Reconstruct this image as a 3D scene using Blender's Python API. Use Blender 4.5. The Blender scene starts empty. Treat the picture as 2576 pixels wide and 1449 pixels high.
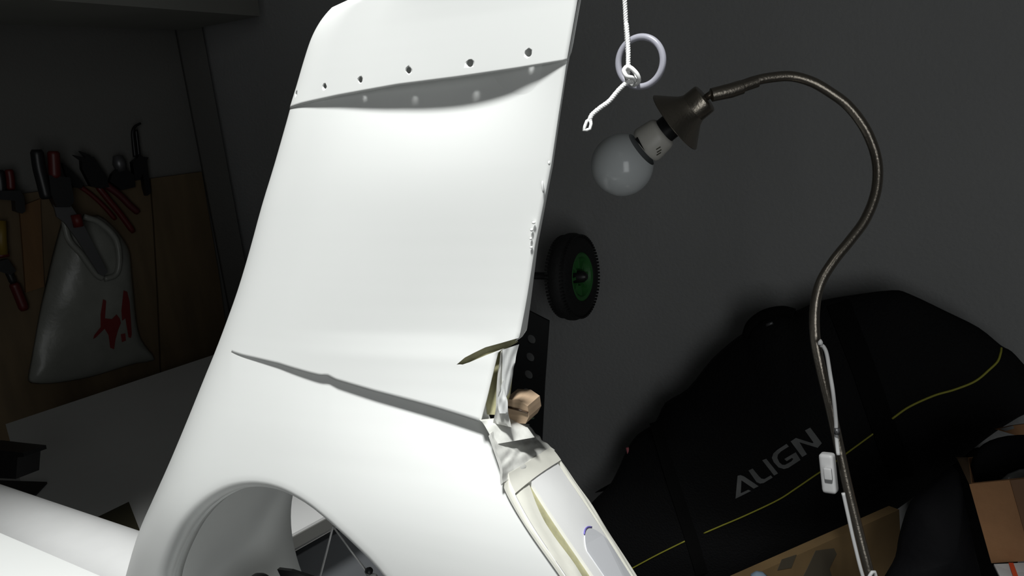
import bpy, bmesh, math, random
import numpy as np
from mathutils import Vector, Matrix
from mathutils.bvhtree import BVHTree
from mathutils.geometry import delaunay_2d_cdt
random.seed(4)
S = bpy.context.scene
COL = S.collection
PI = math.pi

# ------------------------------------------------------------------ camera
F_PX, IW, IH = 2000.0, 2576.0, 1449.0
PITCH, ROLL = math.radians(15), math.radians(5.4)
_r0 = Vector((1, 0, 0)); _u0 = Vector((0, math.sin(PITCH), math.cos(PITCH)))
FWD = Vector((0, math.cos(PITCH), -math.sin(PITCH)))
RGT = _r0 * math.cos(ROLL) - _u0 * math.sin(ROLL)
UPV = _r0 * math.sin(ROLL) + _u0 * math.cos(ROLL)
EYE = Vector((0, 0, 1.45))
cam = bpy.data.cameras.new('camera'); camo = bpy.data.objects.new('camera', cam); COL.objects.link(camo)
cam.sensor_width = 36.0; cam.lens = 36.0 * F_PX / IW; cam.clip_start = 0.02
M3 = Matrix((RGT, UPV, -FWD)).transposed()
camo.matrix_world = Matrix.Translation(EYE) @ M3.to_4x4()
S.camera = camo

# ------------------------------------------------------------------ light
W = bpy.data.worlds.new('world'); S.world = W; W.use_nodes = True
W.node_tree.nodes['Background'].inputs[0].default_value = (0.95, 1.0, 1.0, 1)
W.node_tree.nodes['Background'].inputs[1].default_value = 0.010
def aim(o, to): o.rotation_euler = (Vector(to) - o.location).to_track_quat('-Z', 'Y').to_euler()
L = bpy.data.lights.new('work_lamp_light', 'SPOT'); lo = bpy.data.objects.new('work_lamp_light', L); COL.objects.link(lo)
lo.location = (-0.10, 0.03, 2.56); aim(lo, (-0.065, 0.48, 1.12))
L.energy = 136; L.spot_size = math.radians(46.5); L.spot_blend = 0.4; L.shadow_soft_size = 0.115; L.color = (0.985, 1.0, 0.985)
A = bpy.data.lights.new('added_fill_light', 'AREA'); ao = bpy.data.objects.new('added_fill_light', A); COL.objects.link(ao)     # unseen soft fill added behind the camera to lift the shadows
ao.location = (0.45, -1.7, 1.25); A.shape = 'RECTANGLE'; A.size = 0.9; A.size_y = 1.9; aim(ao, (0.25, 1.0, 1.25))
A.energy = 11.0; A.color = (0.97, 1.0, 1.0)
S.view_settings.view_transform = 'Standard'; S.view_settings.look = 'None'
S.view_settings.exposure = 0.0; S.view_settings.gamma = 1.0; S.view_settings.use_curve_mapping = False

# ------------------------------------------------------------------ helpers
def ray(x, y): return FWD + RGT * ((x - IW / 2) / F_PX) - UPV * ((y - IH / 2) / F_PX)
def at(x, y, d): return EYE + ray(x, y) * d
def hit_plane(x, y, p0, n):
    d = ray(x, y); return EYE + d * ((p0 - EYE).dot(n) / d.dot(n))
def on_z(x, y, z): return hit_plane(x, y, Vector((0, 0, z)), Vector((0, 0, 1)))
def proj(P):
    q = P - EYE; d = q.dot(FWD)
    return IW / 2 + q.dot(RGT) / d * F_PX, IH / 2 - q.dot(UPV) / d * F_PX

MATS = {}
def mat(name, col, rough=0.5, metal=0.0, var=0.0, scale=8.0, bump=0.0, bscale=60.0, spec=0.5, trans=0.0, dark=None, stretch=None, alpha=1.0, sss=0.0):
    if name in MATS: return MATS[name]
    m = bpy.data.materials.new(name); m.use_nodes = True; nt = m.node_tree; b = nt.nodes['Principled BSDF']
    b.inputs['Base Color'].default_value = (*col, 1); b.inputs['Roughness'].default_value = rough
    b.inputs['Metallic'].default_value = metal; b.inputs['Specular IOR Level'].default_value = spec
    b.inputs['Transmission Weight'].default_value = trans; b.inputs['Alpha'].default_value = alpha
    if sss: b.inputs['Subsurface Weight'].default_value = sss; b.inputs['Subsurface Radius'].default_value = (.004, .004, .004)
    tc = nt.nodes.new('ShaderNodeTexCoord'); src = tc.outputs['Object']
    if stretch:
        mp = nt.nodes.new('ShaderNodeMapping'); mp.inputs['Scale'].default_value = stretch
        nt.links.new(src, mp.inputs[0]); src = mp.outputs[0]
    if var:
        n = nt.nodes.new('ShaderNodeTexNoise'); n.inputs['Scale'].default_value = scale; n.inputs['Detail'].default_value = 6
        nt.links.new(src, n.inputs['Vector'])
        r = nt.nodes.new('ShaderNodeValToRGB'); d = dark or tuple(c * (1 - var) for c in col)
        r.color_ramp.elements[0].position = .35; r.color_ramp.elements[0].color = (*d, 1)
        r.color_ramp.elements[1].position = .65; r.color_ramp.elements[1].color = (*col, 1)
        nt.links.new(n.outputs['Fac'], r.inputs[0]); nt.links.new(r.outputs[0], b.inputs['Base Color'])
    if bump:
        n2 = nt.nodes.new('ShaderNodeTexNoise'); n2.inputs['Scale'].default_value = bscale; n2.inputs['Detail'].default_value = 4
        nt.links.new(src, n2.inputs['Vector'])
        bp = nt.nodes.new('ShaderNodeBump'); bp.inputs['Strength'].default_value = bump; bp.inputs['Distance'].default_value = 0.004
        nt.links.new(n2.outputs['Fac'], bp.inputs['Height']); nt.links.new(bp.outputs[0], b.inputs['Normal'])
    MATS[name] = m; return m

M_SHELL = mat('white_gelcoat', (0.80, 0.81, 0.795), 0.42, var=0.012, scale=14)
M_BOOM = mat('white_boom_paint', (0.74, 0.74, 0.735), 0.5, var=0.05, scale=18, stretch=(1, 1, 4))
M_OLIVE = mat('raw_fibreglass', (0.46, 0.44, 0.26), 0.6, var=0.3, scale=90)
M_RESIN = mat('cured_resin', (0.74, 0.74, 0.70), 0.2, var=0.16, scale=70, bump=0.15, bscale=60, sss=0.2)
M_CREAM = mat('sanded_filler', (0.80, 0.79, 0.71), 0.6, var=0.08, scale=50)
M_REAR = mat('white_rear_board', (0.86, 0.86, 0.85), 0.5, var=0.03, scale=30)
M_PATCH = mat('grey_white_patch', (0.66, 0.67, 0.70), 0.4)
M_INK = mat('violet_ink', (0.18, 0.15, 0.5), 0.6)
M_BLK = mat('black_plastic', (0.010, 0.010, 0.011), 0.4)
M_RUB = mat('black_rubber', (0.008, 0.008, 0.008), 0.75, bump=0.4, bscale=120)
M_WIRE = mat('grey_wire', (0.5, 0.5, 0.5), 0.4, metal=0.3)
M_WOOD = mat('balsa_block', (0.46, 0.33, 0.22), 0.6, var=0.25, scale=20, stretch=(1, 1, 12))
M_TAPE = mat('brown_tape_edge', (0.06, 0.035, 0.02), 0.3)
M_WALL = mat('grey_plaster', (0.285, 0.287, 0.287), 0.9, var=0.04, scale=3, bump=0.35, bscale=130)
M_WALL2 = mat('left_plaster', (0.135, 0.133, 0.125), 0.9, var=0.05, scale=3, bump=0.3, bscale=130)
M_CEIL = mat('ceiling_paint', (0.4, 0.4, 0.38), 0.9, var=0.05, scale=2)
M_FLOOR = mat('dark_concrete', (0.06, 0.06, 0.06), 0.85, var=0.3, scale=4)
M_BEAM = mat('beam_paint', (0.22, 0.22, 0.20), 0.85, var=0.1, scale=4)
M_STEEL = mat('brushed_nickel', (0.33, 0.295, 0.25), 0.30, metal=0.92, bump=0.12, bscale=300)
M_GLOBE = mat('opal_glass', (0.66, 0.69, 0.70), 0.16, spec=0.6)
M_CER = mat('lamp_base_plastic', (0.62, 0.60, 0.55), 0.4)
M_WCAB = mat('white_cable', (0.55, 0.55, 0.55), 0.45)
M_ROPE = mat('white_cord', (0.86, 0.86, 0.85), 0.7, var=0.08, scale=300)
M_RING = mat('translucent_ring', (0.44, 0.44, 0.50), 0.3, trans=0.25, sss=0.1)
M_FAB = mat('black_nylon', (0.005, 0.005, 0.0055), 0.85, spec=0.2, bump=0.6, bscale=220)
M_STRAP = mat('black_webbing', (0.004, 0.004, 0.004), 0.9, spec=0.1)
M_PIPE = mat('lime_piping', (0.34, 0.33, 0.04), 0.6)
M_LET = mat('silver_print', (0.19, 0.195, 0.195), 0.5, var=0.35, scale=22)
M_PINK = mat('pink_tag', (0.45, 0.12, 0.14), 0.6)
M_GREEN = mat('green_rim', (0.03, 0.15, 0.035), 0.5)
M_DGREY = mat('dark_powder_coat', (0.012, 0.0125, 0.013), 0.55)
M_MARK = mat('pale_green_print', (0.12, 0.20, 0.13), 0.6)
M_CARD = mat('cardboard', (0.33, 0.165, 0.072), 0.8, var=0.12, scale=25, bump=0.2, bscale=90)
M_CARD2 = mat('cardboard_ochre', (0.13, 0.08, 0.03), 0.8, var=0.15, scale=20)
M_CARDSHD = mat('cardboard_shaded', (0.10, 0.06, 0.03), 0.85)  # darker copy of the cardboard, shade of the box inside put into the colour
M_DARKMARK = mat('dark_brown_mark', (0.05, 0.04, 0.025), 0.7)
M_PAPER = mat('white_paper', (0.6, 0.6, 0.6), 0.7)
M_RED = mat('orange_red_stripe', (0.75, 0.09, 0.03), 0.5)
M_WRAP = mat('clear_wrap', (0.30, 0.31, 0.31), 0.2, alpha=0.7, bump=0.6, bscale=40)
M_BLACKBAG = mat('black_film', (0.004, 0.004, 0.005), 0.75, bump=0.5, bscale=30, spec=0.12)
M_BENCH = mat('white_bench_top', (0.80, 0.80, 0.79), 0.5, var=0.03, scale=6)
M_BEDGE = mat('bench_edge', (0.16, 0.16, 0.15), 0.5)
M_BGREY = mat('grey_cabinet', (0.24, 0.25, 0.265), 0.6)
M_PLY = mat('pine_board', (0.125, 0.085, 0.042), 0.7, var=0.25, scale=5, stretch=(6, 6, 1))
M_PLY2 = mat('orange_pine_board', (0.17, 0.085, 0.028), 0.7, var=0.25, scale=5, stretch=(6, 6, 1))
M_REDH = mat('red_grip', (0.09, 0.007, 0.006), 0.45)
M_TOOL = mat('blackened_steel', (0.012, 0.012, 0.013), 0.4, metal=0.4)
M_POLY = mat('polythene', (0.25, 0.255, 0.23), 0.35, var=0.15, scale=14, bump=0.5, bscale=26)
M_POLYRED = mat('red_bag_print', (0.17, 0.015, 0.015), 0.5)
M_ORANGE = mat('orange_plastic', (0.5, 0.16, 0.03), 0.5)
M_YEL = mat('yellow_plastic', (0.2, 0.13, 0.015), 0.5)
M_GREYT = mat('grey_steel', (0.13, 0.13, 0.135), 0.4, metal=0.6)

def obj(name, verts, faces, m, parent=None, smooth=True, sharp=None):
    """one mesh object from world-space vertices; a child keeps coordinates relative to its thing's base"""
    base = parent['_b'] if parent is not None and '_b' in parent else None
    if base is None:
        vs = [Vector(v) for v in verts]
        base = Vector((sum(v.x for v in vs) / len(vs), sum(v.y for v in vs) / len(vs), min(v.z for v in vs))) if parent is None else Vector(WB[parent.name])
    base = Vector(base)
    me = bpy.data.meshes.new(name); me.from_pydata([tuple(Vector(v) - base) for v in verts], [], faces)
    bm = bmesh.new(); bm.from_mesh(me); bmesh.ops.recalc_face_normals(bm, faces=bm.faces); bm.to_mesh(me); bm.free()
    me.materials.append(m)
    if smooth:
        me.polygons.foreach_set('use_smooth', [True] * len(me.polygons))
        if sharp is not None: me.set_sharp_from_angle(angle=math.radians(sharp))
    o = bpy.data.objects.new(name, me); COL.objects.link(o)
    if parent is not None: o.parent = parent
    else: o.location = base
    WB[o.name] = tuple(base)
    return o
WB = {}
def thing(name, label, cat, base, group=None):
    o = bpy.data.objects.new(name, None); COL.objects.link(o); o.location = base; o.empty_display_size = 0.05
    WB[o.name] = tuple(base); o['label'] = label; o['category'] = cat
    if group: o['group'] = group
    return o
def tag(o, label, cat, group=None):
    o['label'] = label; o['category'] = cat
    if group: o['group'] = group
    return o
def struct(o): o['kind'] = 'structure'; return o

def spline(pts, n):
    """Catmull-Rom through points (any dimension), n samples per span"""
    P = [np.array(p, float) for p in pts]; out = []
    for i in range(len(P) - 1):
        a, b = P[i], P[i + 1]; p0 = P[i - 1] if i else 2 * a - b; p3 = P[i + 2] if i + 2 < len(P) else 2 * b - a
        for k in range(n):
            t = k / n
            out.append(.5 * (2 * a + (b - p0) * t + (2 * p0 - 5 * a + 4 * b - p3) * t * t + (3 * a - p0 - 3 * b + p3) * t ** 3))
    out.append(P[-1]); return out
def tube(path, rad, seg=12, cap=True):
    P = [Vector(p) for p in path]; vs = []; fs = []
    r = rad if hasattr(rad, '__len__') else [rad] * len(P)
    up = None
    for i, p in enumerate(P):
        d = (P[min(i + 1, len(P) - 1)] - P[max(i - 1, 0)]).normalized()
        if up is None: up = d.orthogonal().normalized()
        up = (up - d * up.dot(d)).normalized(); sd = d.cross(up)
        for k in range(seg):
            a = 2 * PI * k / seg; vs.append(p + (up * math.cos(a) + sd * math.sin(a)) * r[i])
    for i in range(len(P) - 1):
        for k in range(seg):
            fs.append((i * seg + k, i * seg + (k + 1) % seg, (i + 1) * seg + (k + 1) % seg, (i + 1) * seg + k))
    if cap:
        fs.append(tuple(range(seg - 1, -1, -1))); fs.append(tuple((len(P) - 1) * seg + k for k in range(seg)))
    return vs, fs
def lathe(org, axis, prof, seg=40, closed=False):
    """prof: (distance along axis, radius)"""
    ax = Vector(axis).normalized(); u = ax.orthogonal().normalized(); v = ax.cross(u); vs = []; fs = []
    for (h, r) in prof:
        for k in range(seg):
            a = 2 * PI * k / seg; vs.append(Vector(org) + ax * h + (u * math.cos(a) + v * math.sin(a)) * max(r, 1e-5))
    n = len(prof)
    for i in range(n if closed else n - 1):
        j = (i + 1) % n
        for k in range(seg): fs.append((i * seg + k, i * seg + (k + 1) % seg, j * seg + (k + 1) % seg, j * seg + k))
    return vs, fs
def prism(poly, dirv):
    n = len(poly); d = Vector(dirv); vs = [Vector(p) for p in poly] + [Vector(p) + d for p in poly]
    fs = [tuple(range(n)), tuple(range(2 * n - 1, n - 1, -1))] + [(i, (i + 1) % n, n + (i + 1) % n, n + i) for i in range(n)]
    return vs, fs
def box(o, ex, ey, ez):
    o, ex, ey, ez = map(Vector, (o, ex, ey, ez))
    return prism([o, o + ex, o + ex + ey, o + ey], ez)
def bbox(o, ex, ey, ez, bev=0.002):
    """bevelled box"""
    vs, fs = box(o, ex, ey, ez); bm = bmesh.new(); V = [bm.verts.new(v) for v in vs]
    for f in fs: bm.faces.new([V[i] for i in f])
    bmesh.ops.recalc_face_normals(bm, faces=bm.faces)
    bmesh.ops.bevel(bm, geom=bm.edges[:], offset=bev, segments=3, affect='EDGES', profile=0.6)
    bm.verts.index_update(); r = ([v.co.copy() for v in bm.verts], [tuple(v.index for v in f.verts) for f in bm.faces]); bm.free(); return r
def join(*ms):
    vs = []; fs = []
    for v, f in ms:
        o = len(vs); vs += list(v); fs += [tuple(i + o for i in g) for g in f]
    return vs, fs
def pillow(outline, nrm, T, rings=14, fold=0.0, seed=0, back=0.15, flat=1.0, ctr=None):
    """closed cushion over a 3-D outline, bulging along nrm"""
    rnd = random.Random(seed); P = [Vector(p) for p in outline]; n = len(P)
    c = ctr or sum(P, Vector()) / n; nrm = Vector(nrm).normalized()
    ph = [rnd.uniform(0, 6.28) for _ in range(6)]; vs = []; fs = []
    e1 = nrm.orthogonal().normalized(); e2 = nrm.cross(e1)
    def h(q, p):
        b = (1 - (1 - min(1, q / flat)) ** 2) ** 0.5
        d = p - c; a, s = d.dot(e1), d.dot(e2)
        w = sum(math.sin(a * (9 + 7 * k) + ph[k] + 2.0 * math.sin(s * (7 + 4 * k) + ph[5 - k])) / (1 + k) for k in range(4)) * .5
        return b * (T + fold * w)
    for k in range(rings):
        q = (k / rings) ** 1.3
        for p in P:
            x = p.lerp(c, q); vs.append(x + nrm * h(q, x))
    vs.append(c + nrm * h(1, c)); top = len(vs) - 1
    for k in range(rings - 1):
        for i in range(n): fs.append((k * n + i, k * n + (i + 1) % n, (k + 1) * n + (i + 1) % n, (k + 1) * n + i))
    for i in range(n): fs.append(((rings - 1) * n + i, (rings - 1) * n + (i + 1) % n, top))
    b0 = len(vs)
    for p in P: vs.append(p.lerp(c, .25) - nrm * T * back)
    vs.append(c - nrm * T * back)
    for i in range(n):
        fs.append((i, b0 + i, b0 + (i + 1) % n, (i + 1) % n)); fs.append((b0 + i, len(vs) - 1, b0 + (i + 1) % n))
    return vs, fs
def bvh(vf): return BVHTree.FromPolygons([tuple(v) for v in vf[0]], [tuple(f) for f in vf[1]])
def drape(tree, x, y, off):
    d = ray(x, y).normalized(); h, n, i, t = tree.ray_cast(EYE, d)
    if h is None: return None
    if n.dot(d) > 0: n = -n
    return h + n * off
def decal(tree, poly, off=0.0012, thick=0.001):
    pts = [drape(tree, x, y, off) for x, y in poly]; pts = [p for p in pts if p is not None]
    d = (sum(pts, Vector()) / len(pts) - EYE).normalized()
    n = len(poly)
    co, ed, fa, *_ = delaunay_2d_cdt([Vector(p) for p in poly], [(i, (i + 1) % n) for i in range(n)], [tuple(range(n))], 1, 1e-4)
    top = [drape(tree, c.x, c.y, off) for c in co]
    if any(p is None for p in top): return prism(pts, d * (off + thick))
    m = len(top); vs = top + [p + d * (off + thick) for p in top]
    fs = [tuple(f) for f in fa] + [tuple(i + m for i in reversed(f)) for f in fa]
    cnt = {}
    for f in fa:
        for i in range(len(f)): k = tuple(sorted((f[i], f[(i + 1) % len(f)]))); cnt[k] = cnt.get(k, 0) + 1
    fs += [(a, b, b + m, a + m) for (a, b), c in cnt.items() if c == 1]
    return vs, fs
def boolean_cut(o, cutters):
    for vf in cutters:
        c = obj('cutter', *vf, M_BLK, smooth=False)
        md = o.modifiers.new('b', 'BOOLEAN'); md.operation = 'DIFFERENCE'; md.solver = 'EXACT'; md.object = c
        bpy.context.view_layer.update()
        me = bpy.data.meshes.new_from_object(o.evaluated_get(bpy.context.evaluated_depsgraph_get()))
        o.modifiers.clear(); old = o.data; o.data = me; bpy.data.meshes.remove(old)
        bpy.data.objects.remove(c)

# ------------------------------------------------------------------ the room
E1 = Vector((math.cos(math.radians(46.4)), math.sin(math.radians(46.4)), 0)); N1 = Vector((E1.y, -E1.x, 0))     # left wall: along, into the room
CORNER = Vector((-0.85, 2.35, 0))
E2 = Vector((math.cos(math.radians(-30)), math.sin(math.radians(-30)), 0)); N2 = Vector((E2.y, -E2.x, 0))       # back wall
HZ = Vector((0, 0, 1))
struct(obj('floor', *box((-4, -2.5, -.1), (9, 0, 0), (0, 7, 0), (0, 0, .1)), M_FLOOR, smooth=False))
struct(obj('ceiling', *box((-4, -2.5, 2.6), (9, 0, 0), (0, 7, 0), (0, 0, .1)), M_CEIL, smooth=False))
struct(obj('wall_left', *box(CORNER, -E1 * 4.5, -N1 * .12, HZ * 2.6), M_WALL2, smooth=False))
struct(obj('wall_back', *box(CORNER - E2 * .2, E2 * 4.6, -N2 * .12, HZ * 2.6), M_WALL, smooth=False))
def wl(x, y, off=0.0): return hit_plane(x, y, CORNER + N1 * off, N1)
def wb(x, y, off=0.0): return hit_plane(x, y, CORNER + N2 * off, N2)
# boxed pipe in the corner
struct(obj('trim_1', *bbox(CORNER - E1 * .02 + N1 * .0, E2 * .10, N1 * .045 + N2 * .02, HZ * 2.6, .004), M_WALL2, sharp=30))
# beam over the tools
zb = 1.64
bq = [on_z(-260, 52, zb), on_z(468, 76, zb), on_z(655, 41, zb), on_z(-150, -21, zb)]
struct(obj('trim_2', *prism(bq, (0, 0, .16)), M_BEAM, smooth=False))

# ------------------------------------------------------------------ helicopter tail fin
AY = math.radians(30)
FT = Vector((math.cos(AY), -math.sin(AY), 0)); FN = Vector((-math.sin(AY), -math.cos(AY), 0)); C0 = at(1000, 750, .62)
def fp(u, v, w): return C0 + FT * u + HZ * v + FN * w
def fuv(x, y, w):
    q = hit_plane(x, y, C0 + FN * w, FN) - C0; return q.dot(FT), q.z
def sm(a, b, x):
    t = min(1, max(0, (x - a) / (b - a))); return t * t * (3 - 2 * t)
LE_PX = [(1100, -70), (1000, -50), (920, -28), (860, 2), (822, 38), (799, 72), (783, 107), (766, 160), (750, 215), (733, 270), (722, 310), (692, 415), (660, 520), (630, 630), (600, 730), (573, 806),
         (545, 880), (513, 958), (480, 1040), (430, 1160), (385, 1260), (350, 1340), (318, 1449), (300, 1530), (292, 1620)]
LE_PX = [tuple(p) for p in spline(LE_PX, 3)]
TE_PX = [(1484, -90), (1455, 0), (1428, 153), (1424, 168), (1405, 290), (1386, 420), (1370, 500), (1346, 620), (1326, 750), (1306, 853), (1256, 884), (1240, 950), (1225, 1010), (1210, 1062),
         (1245, 1130), (1266, 1175), (1276, 1225), (1330, 1320), (1420, 1449), (1510, 1580), (1590, 1690)]
def H0(v):
    return float(np.mean([H00(v + d) for d in (-.05, -.04, -.03, -.02, -.01, 0, .01, .02, .03, .04, .05)]))
def H00(v):
    return float(np.interp(v, [-.6, -.2, -.15, -.08, .02, .16, .28], [.070, .070, .066, .046, .029, .0155, .012]))
def Eend(v): return float(np.mean([Eend0(v + d) for d in (-.06, -.045, -.03, -.015, 0, .015, .03, .045, .06)]))
def Eend0(v): return float(np.interp(v, [-.6, -.17, -.10, -.06, 0, .08, .16, .3], [1, 1, .76, .42, .15, .10, .10, .10]))
le_v = np.array([fuv(x, y, .012)[1] for x, y in LE_PX]); le_u = np.array([fuv(x, y, .012)[0] for x, y in LE_PX])
te_v = []; te_u = []
for x, y in TE_PX:
    v = fuv(x, y, .01)[1]
    for _ in range(3): u, v = fuv(x, y, H0(v) * Eend(v))
    te_u.append(u); te_v.append(v)
te_u = np.array(te_u); te_v = np.array(te_v)
def uLE(v): return float(np.interp(v, le_v[::-1], le_u[::-1]))
def uTE(v): return float(np.interp(v, te_v[::-1], te_u[::-1]))
TS_PX = [p for p in TE_PX if not (860 < p[1] < 1200)] + [(1292, 950), (1280, 1062), (1274, 1140)]
ts = sorted((fuv(x, y, .012 if y < 900 else .04)[1], fuv(x, y, .012 if y < 900 else .04)[0]) for x, y in TS_PX)
def uTS(v): return float(np.interp(v, [t[0] for t in ts], [t[1] for t in ts]))
VTOP = fuv(1100, -70, 0)[1] + .004
def Wb(u, v):
    a, b = uLE(v), uTS(v); ch = max(.02, b - a); s = min(1, max(0, (u - a) / ch)); h = H0(v)
    D = min(.32 * ch, .02 + 1.1 * h); q = min(1, max(0, (u - a) / D))
    return h * math.sqrt(max(0, 1 - (1 - q) ** 2)) * (1 - (1 - Eend(v)) * sm(.3, 1.02, s))
LEY = np.array([p[1] for p in LE_PX], float); LEX = np.array([p[0] for p in LE_PX], float)
for it in range(8):                                        # nose line so that the silhouette follows the leading edge
    for k in range(len(le_v)):
        v = le_v[k]; m = 1e9
        for j in range(40):
            u = uLE(v) + .10 * (j / 40) ** 2; X, Y = proj(fp(u, v, Wb(u, v))); m = min(m, X - float(np.interp(Y, LEY, LEX)))
        if k > 9: le_u[k] -= m / F_PX * .62 * .8
C1_PX = [(733, 269), (760, 262), (850, 242), (1000, 215), (1150, 196), (1300, 174), (1428, 153)]
C2_PX = [(583, 886), (640, 902), (700, 916), (780, 940), (805, 946), (822, 945), (845, 957), (940, 985), (1080, 1022), (1210, 1062)]
def surf_uv(x, y):
    w = .012
    for _ in range(6): u, v = fuv(x, y, w); w = Wb(u, v)
    return u, v
c1 = [surf_uv(*p) for p in C1_PX[1:]]; c2 = [surf_uv(*p) for p in C2_PX]
v1l = c1[0][1] - .003; c1 = [(uLE(v1l), v1l)] + c1
v2l = c2[0][1] + .006; c2 = [(uLE(v2l), v2l)] + c2
def s_of(c): return [(u - uLE(v)) / (uTE(v) - uLE(v)) for u, v in c]
s1 = s_of(c1); s2 = s_of(c2); s1[-1] = 1.0; s2[-1] = 1.0
V1s = lambda s: float(np.interp(s, s1, [c[1] for c in c1])); V2s = lambda s: float(np.interp(s, s2, [c[1] for c in c2]))
V1u = lambda u: float(np.interp(u, [c[0] for c in c1], [c[1] for c in c1]))
def V2u(u):
    if u > c2[-1][0]: return c2[-1][1] - .3 * (u - c2[-1][0])
    return float(np.interp(u, [c[0] for c in c2], [c[1] for c in c2]))
U2a, U2b = c2[1][0], c2[-1][0]
U1a, U1b = c1[0][0], c1[-1][0]
def h2(u): return .0125 * min(1, max(0, (u - U2a) / (U2b - U2a))) ** 1.0
def h1(u):
    t = min(1, max(0, (u - U1a) / (U1b - U1a))); return .0125 * (math.sin(PI * t ** 1.45) ** 1.2) if 0 < t < 1 else 0
def Wpanel(u, v):
    d = V1u(u) - v
    if d >= 0: r = h1(u) * math.exp(-(d / .040) ** 1.4)
    else: r = h1(u) + .004 * min(1, -d / .006)
    return Wb(u, v) - r
def Wfair(u, v):
    d = max(0, V2u(u) - v); return Wb(u, v) - h2(u) * math.exp(-(d / .034) ** 1.5)
tail = thing('helicopter_tail', 'white glass-fibre model helicopter tail fin with screw-holed tip cap and open round fan duct', 'tail fin', fp(-.125, -.49, 0))

NJ, NI = 110, 80
SJ = [(j / NJ) ** 1.5 if j < NJ * .0 else j / NJ for j in range(NJ + 1)]
SJ = [.5 * (s ** 1.8) + .5 * s for s in SJ]
pv = []; pf = []; grid = []
for i in range(-8, NI + 1):
    row = []
    for s in SJ:
        va, vb = V1s(s), V2s(s); q = i / NI
        v = va + (vb - va) * q if i >= 0 else va - i * .005
        u = uLE(v) + (uTE(v) - uLE(v)) * s; row.append(len(pv)); pv.append((u, v, Wpanel(u, v)))
    grid.append(row)
for a, b in zip(grid, grid[1:]):
    for j in range(NJ): pf.append((a[j], a[j + 1], b[j + 1], b[j]))
# fan duct lip (round hole) from its traced upper arc
UC, VC, RH = -.1282, -.3419, .1699
LIP_PX = [(430, 1449), (452, 1390), (480, 1330), (510, 1290), (540, 1262), (580, 1240), (620, 1228), (680, 1233), (740, 1253), (800, 1294), (860, 1340), (920, 1392), (985, 1449)]
lip = []
for x, y in LIP_PX:
    u, v = fuv(x, y, .060); lip.append((math.atan2(v - VC, u - UC), math.hypot(u - UC, v - VC)))
lip.sort()
la = [p[0] for p in lip]; lr = [p[1] for p in lip]
la = [la[0] - .8] + la + [la[-1] + .8]; lr = [RH] + lr + [RH]
def lipR(th):
    th = (th + PI / 2) % (2 * PI) - PI / 2
    return float(np.mean([np.interp(th + d, la, lr) for d in (-.12, -.06, 0, .06, .12)]))
# outer boundary of the duct fairing: seam, rear edge, underside, leading edge
outer = [(pv[i][0], pv[i][1], 'seam') for i in grid[-1]]
for x, y in spline(TE_PX[13:], 8)[1:]:
    v = fuv(x, y, .047)[1]
    for _ in range(3): u, v = fuv(x, y, H0(v) * Eend(v))
    outer.append((u, v, 'rear'))
th0 = math.atan2(outer[-1][1] - VC, outer[-1][0] - UC); r0_ = math.hypot(outer[-1][1] - VC, outer[-1][0] - UC)
lv = np.linspace(le_v[-1], v2l, 46)[:-1]
ul, vl = uLE(lv[0]), lv[0]
th1 = math.atan2(vl - VC, ul - UC) - 2 * PI if math.atan2(vl - VC, ul - UC) > th0 else math.atan2(vl - VC, ul - UC); r1_ = math.hypot(vl - VC, ul - UC)
for k in range(1, 60):
    t = k / 60; th = th0 + (th1 - th0) * t; rr = r0_ + (r1_ - r0_) * t; rr = rr + (.212 - rr) * math.sin(PI * t)
    outer.append((UC + rr * math.cos(th), VC + rr * math.sin(th), 'under'))
for v in lv: outer.append((uLE(v), v, 'lead'))
NO = len(outer); NR = 34
def Wf2(u, v, kind, q):
    w = Wfair(u, v) if kind != 'under' else .070 * math.sqrt(max(0, 1 - (1 - min(1, q / .35)) ** 2))
    return w
fv = []; ff = []; RO = .010
lipw = []
for k in range(NR + 1):
    q = (k / NR) ** 1.5
    for (u, v, kind) in outer:
        th = math.atan2(v - VC, u - UC); R = lipR(th) + RO; ue, ve = UC + R * math.cos(th), VC + R * math.sin(th)
        x, y = u + (ue - u) * q, v + (ve - v) * q; fv.append((x, y, Wf2(x, y, kind, q)))
lastk = NR
for a in range(1, 9):                                      # rounded lip, then a small step, then the duct wall
    ph = a / 8 * PI / 2
    for i, (u, v, kind) in enumerate(outer):
        th = math.atan2(v - VC, u - UC); R = lipR(th) + RO * (1 - math.sin(ph)); w = fv[NR * NO + i][2] - RO * (1 - math.cos(ph))
        fv.append((UC + R * math.cos(th), VC + R * math.sin(th), w))
    lastk += 1
for dR, dw in ((0, .004), (-.0018, .0048), (-.0018, .012)):
    for i, (u, v, kind) in enumerate(outer):
        th = math.atan2(v - VC, u - UC); R = lipR(th) + dR; fv.append((UC + R * math.cos(th), VC + R * math.sin(th), fv[(NR + 8) * NO + i][2] - dw))
    lastk += 1
for k in range(lastk):
    for i in range(NO): ff.append((k * NO + i, k * NO + (i + 1) % NO, (k + 1) * NO + (i + 1) % NO, (k + 1) * NO + i))
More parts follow.
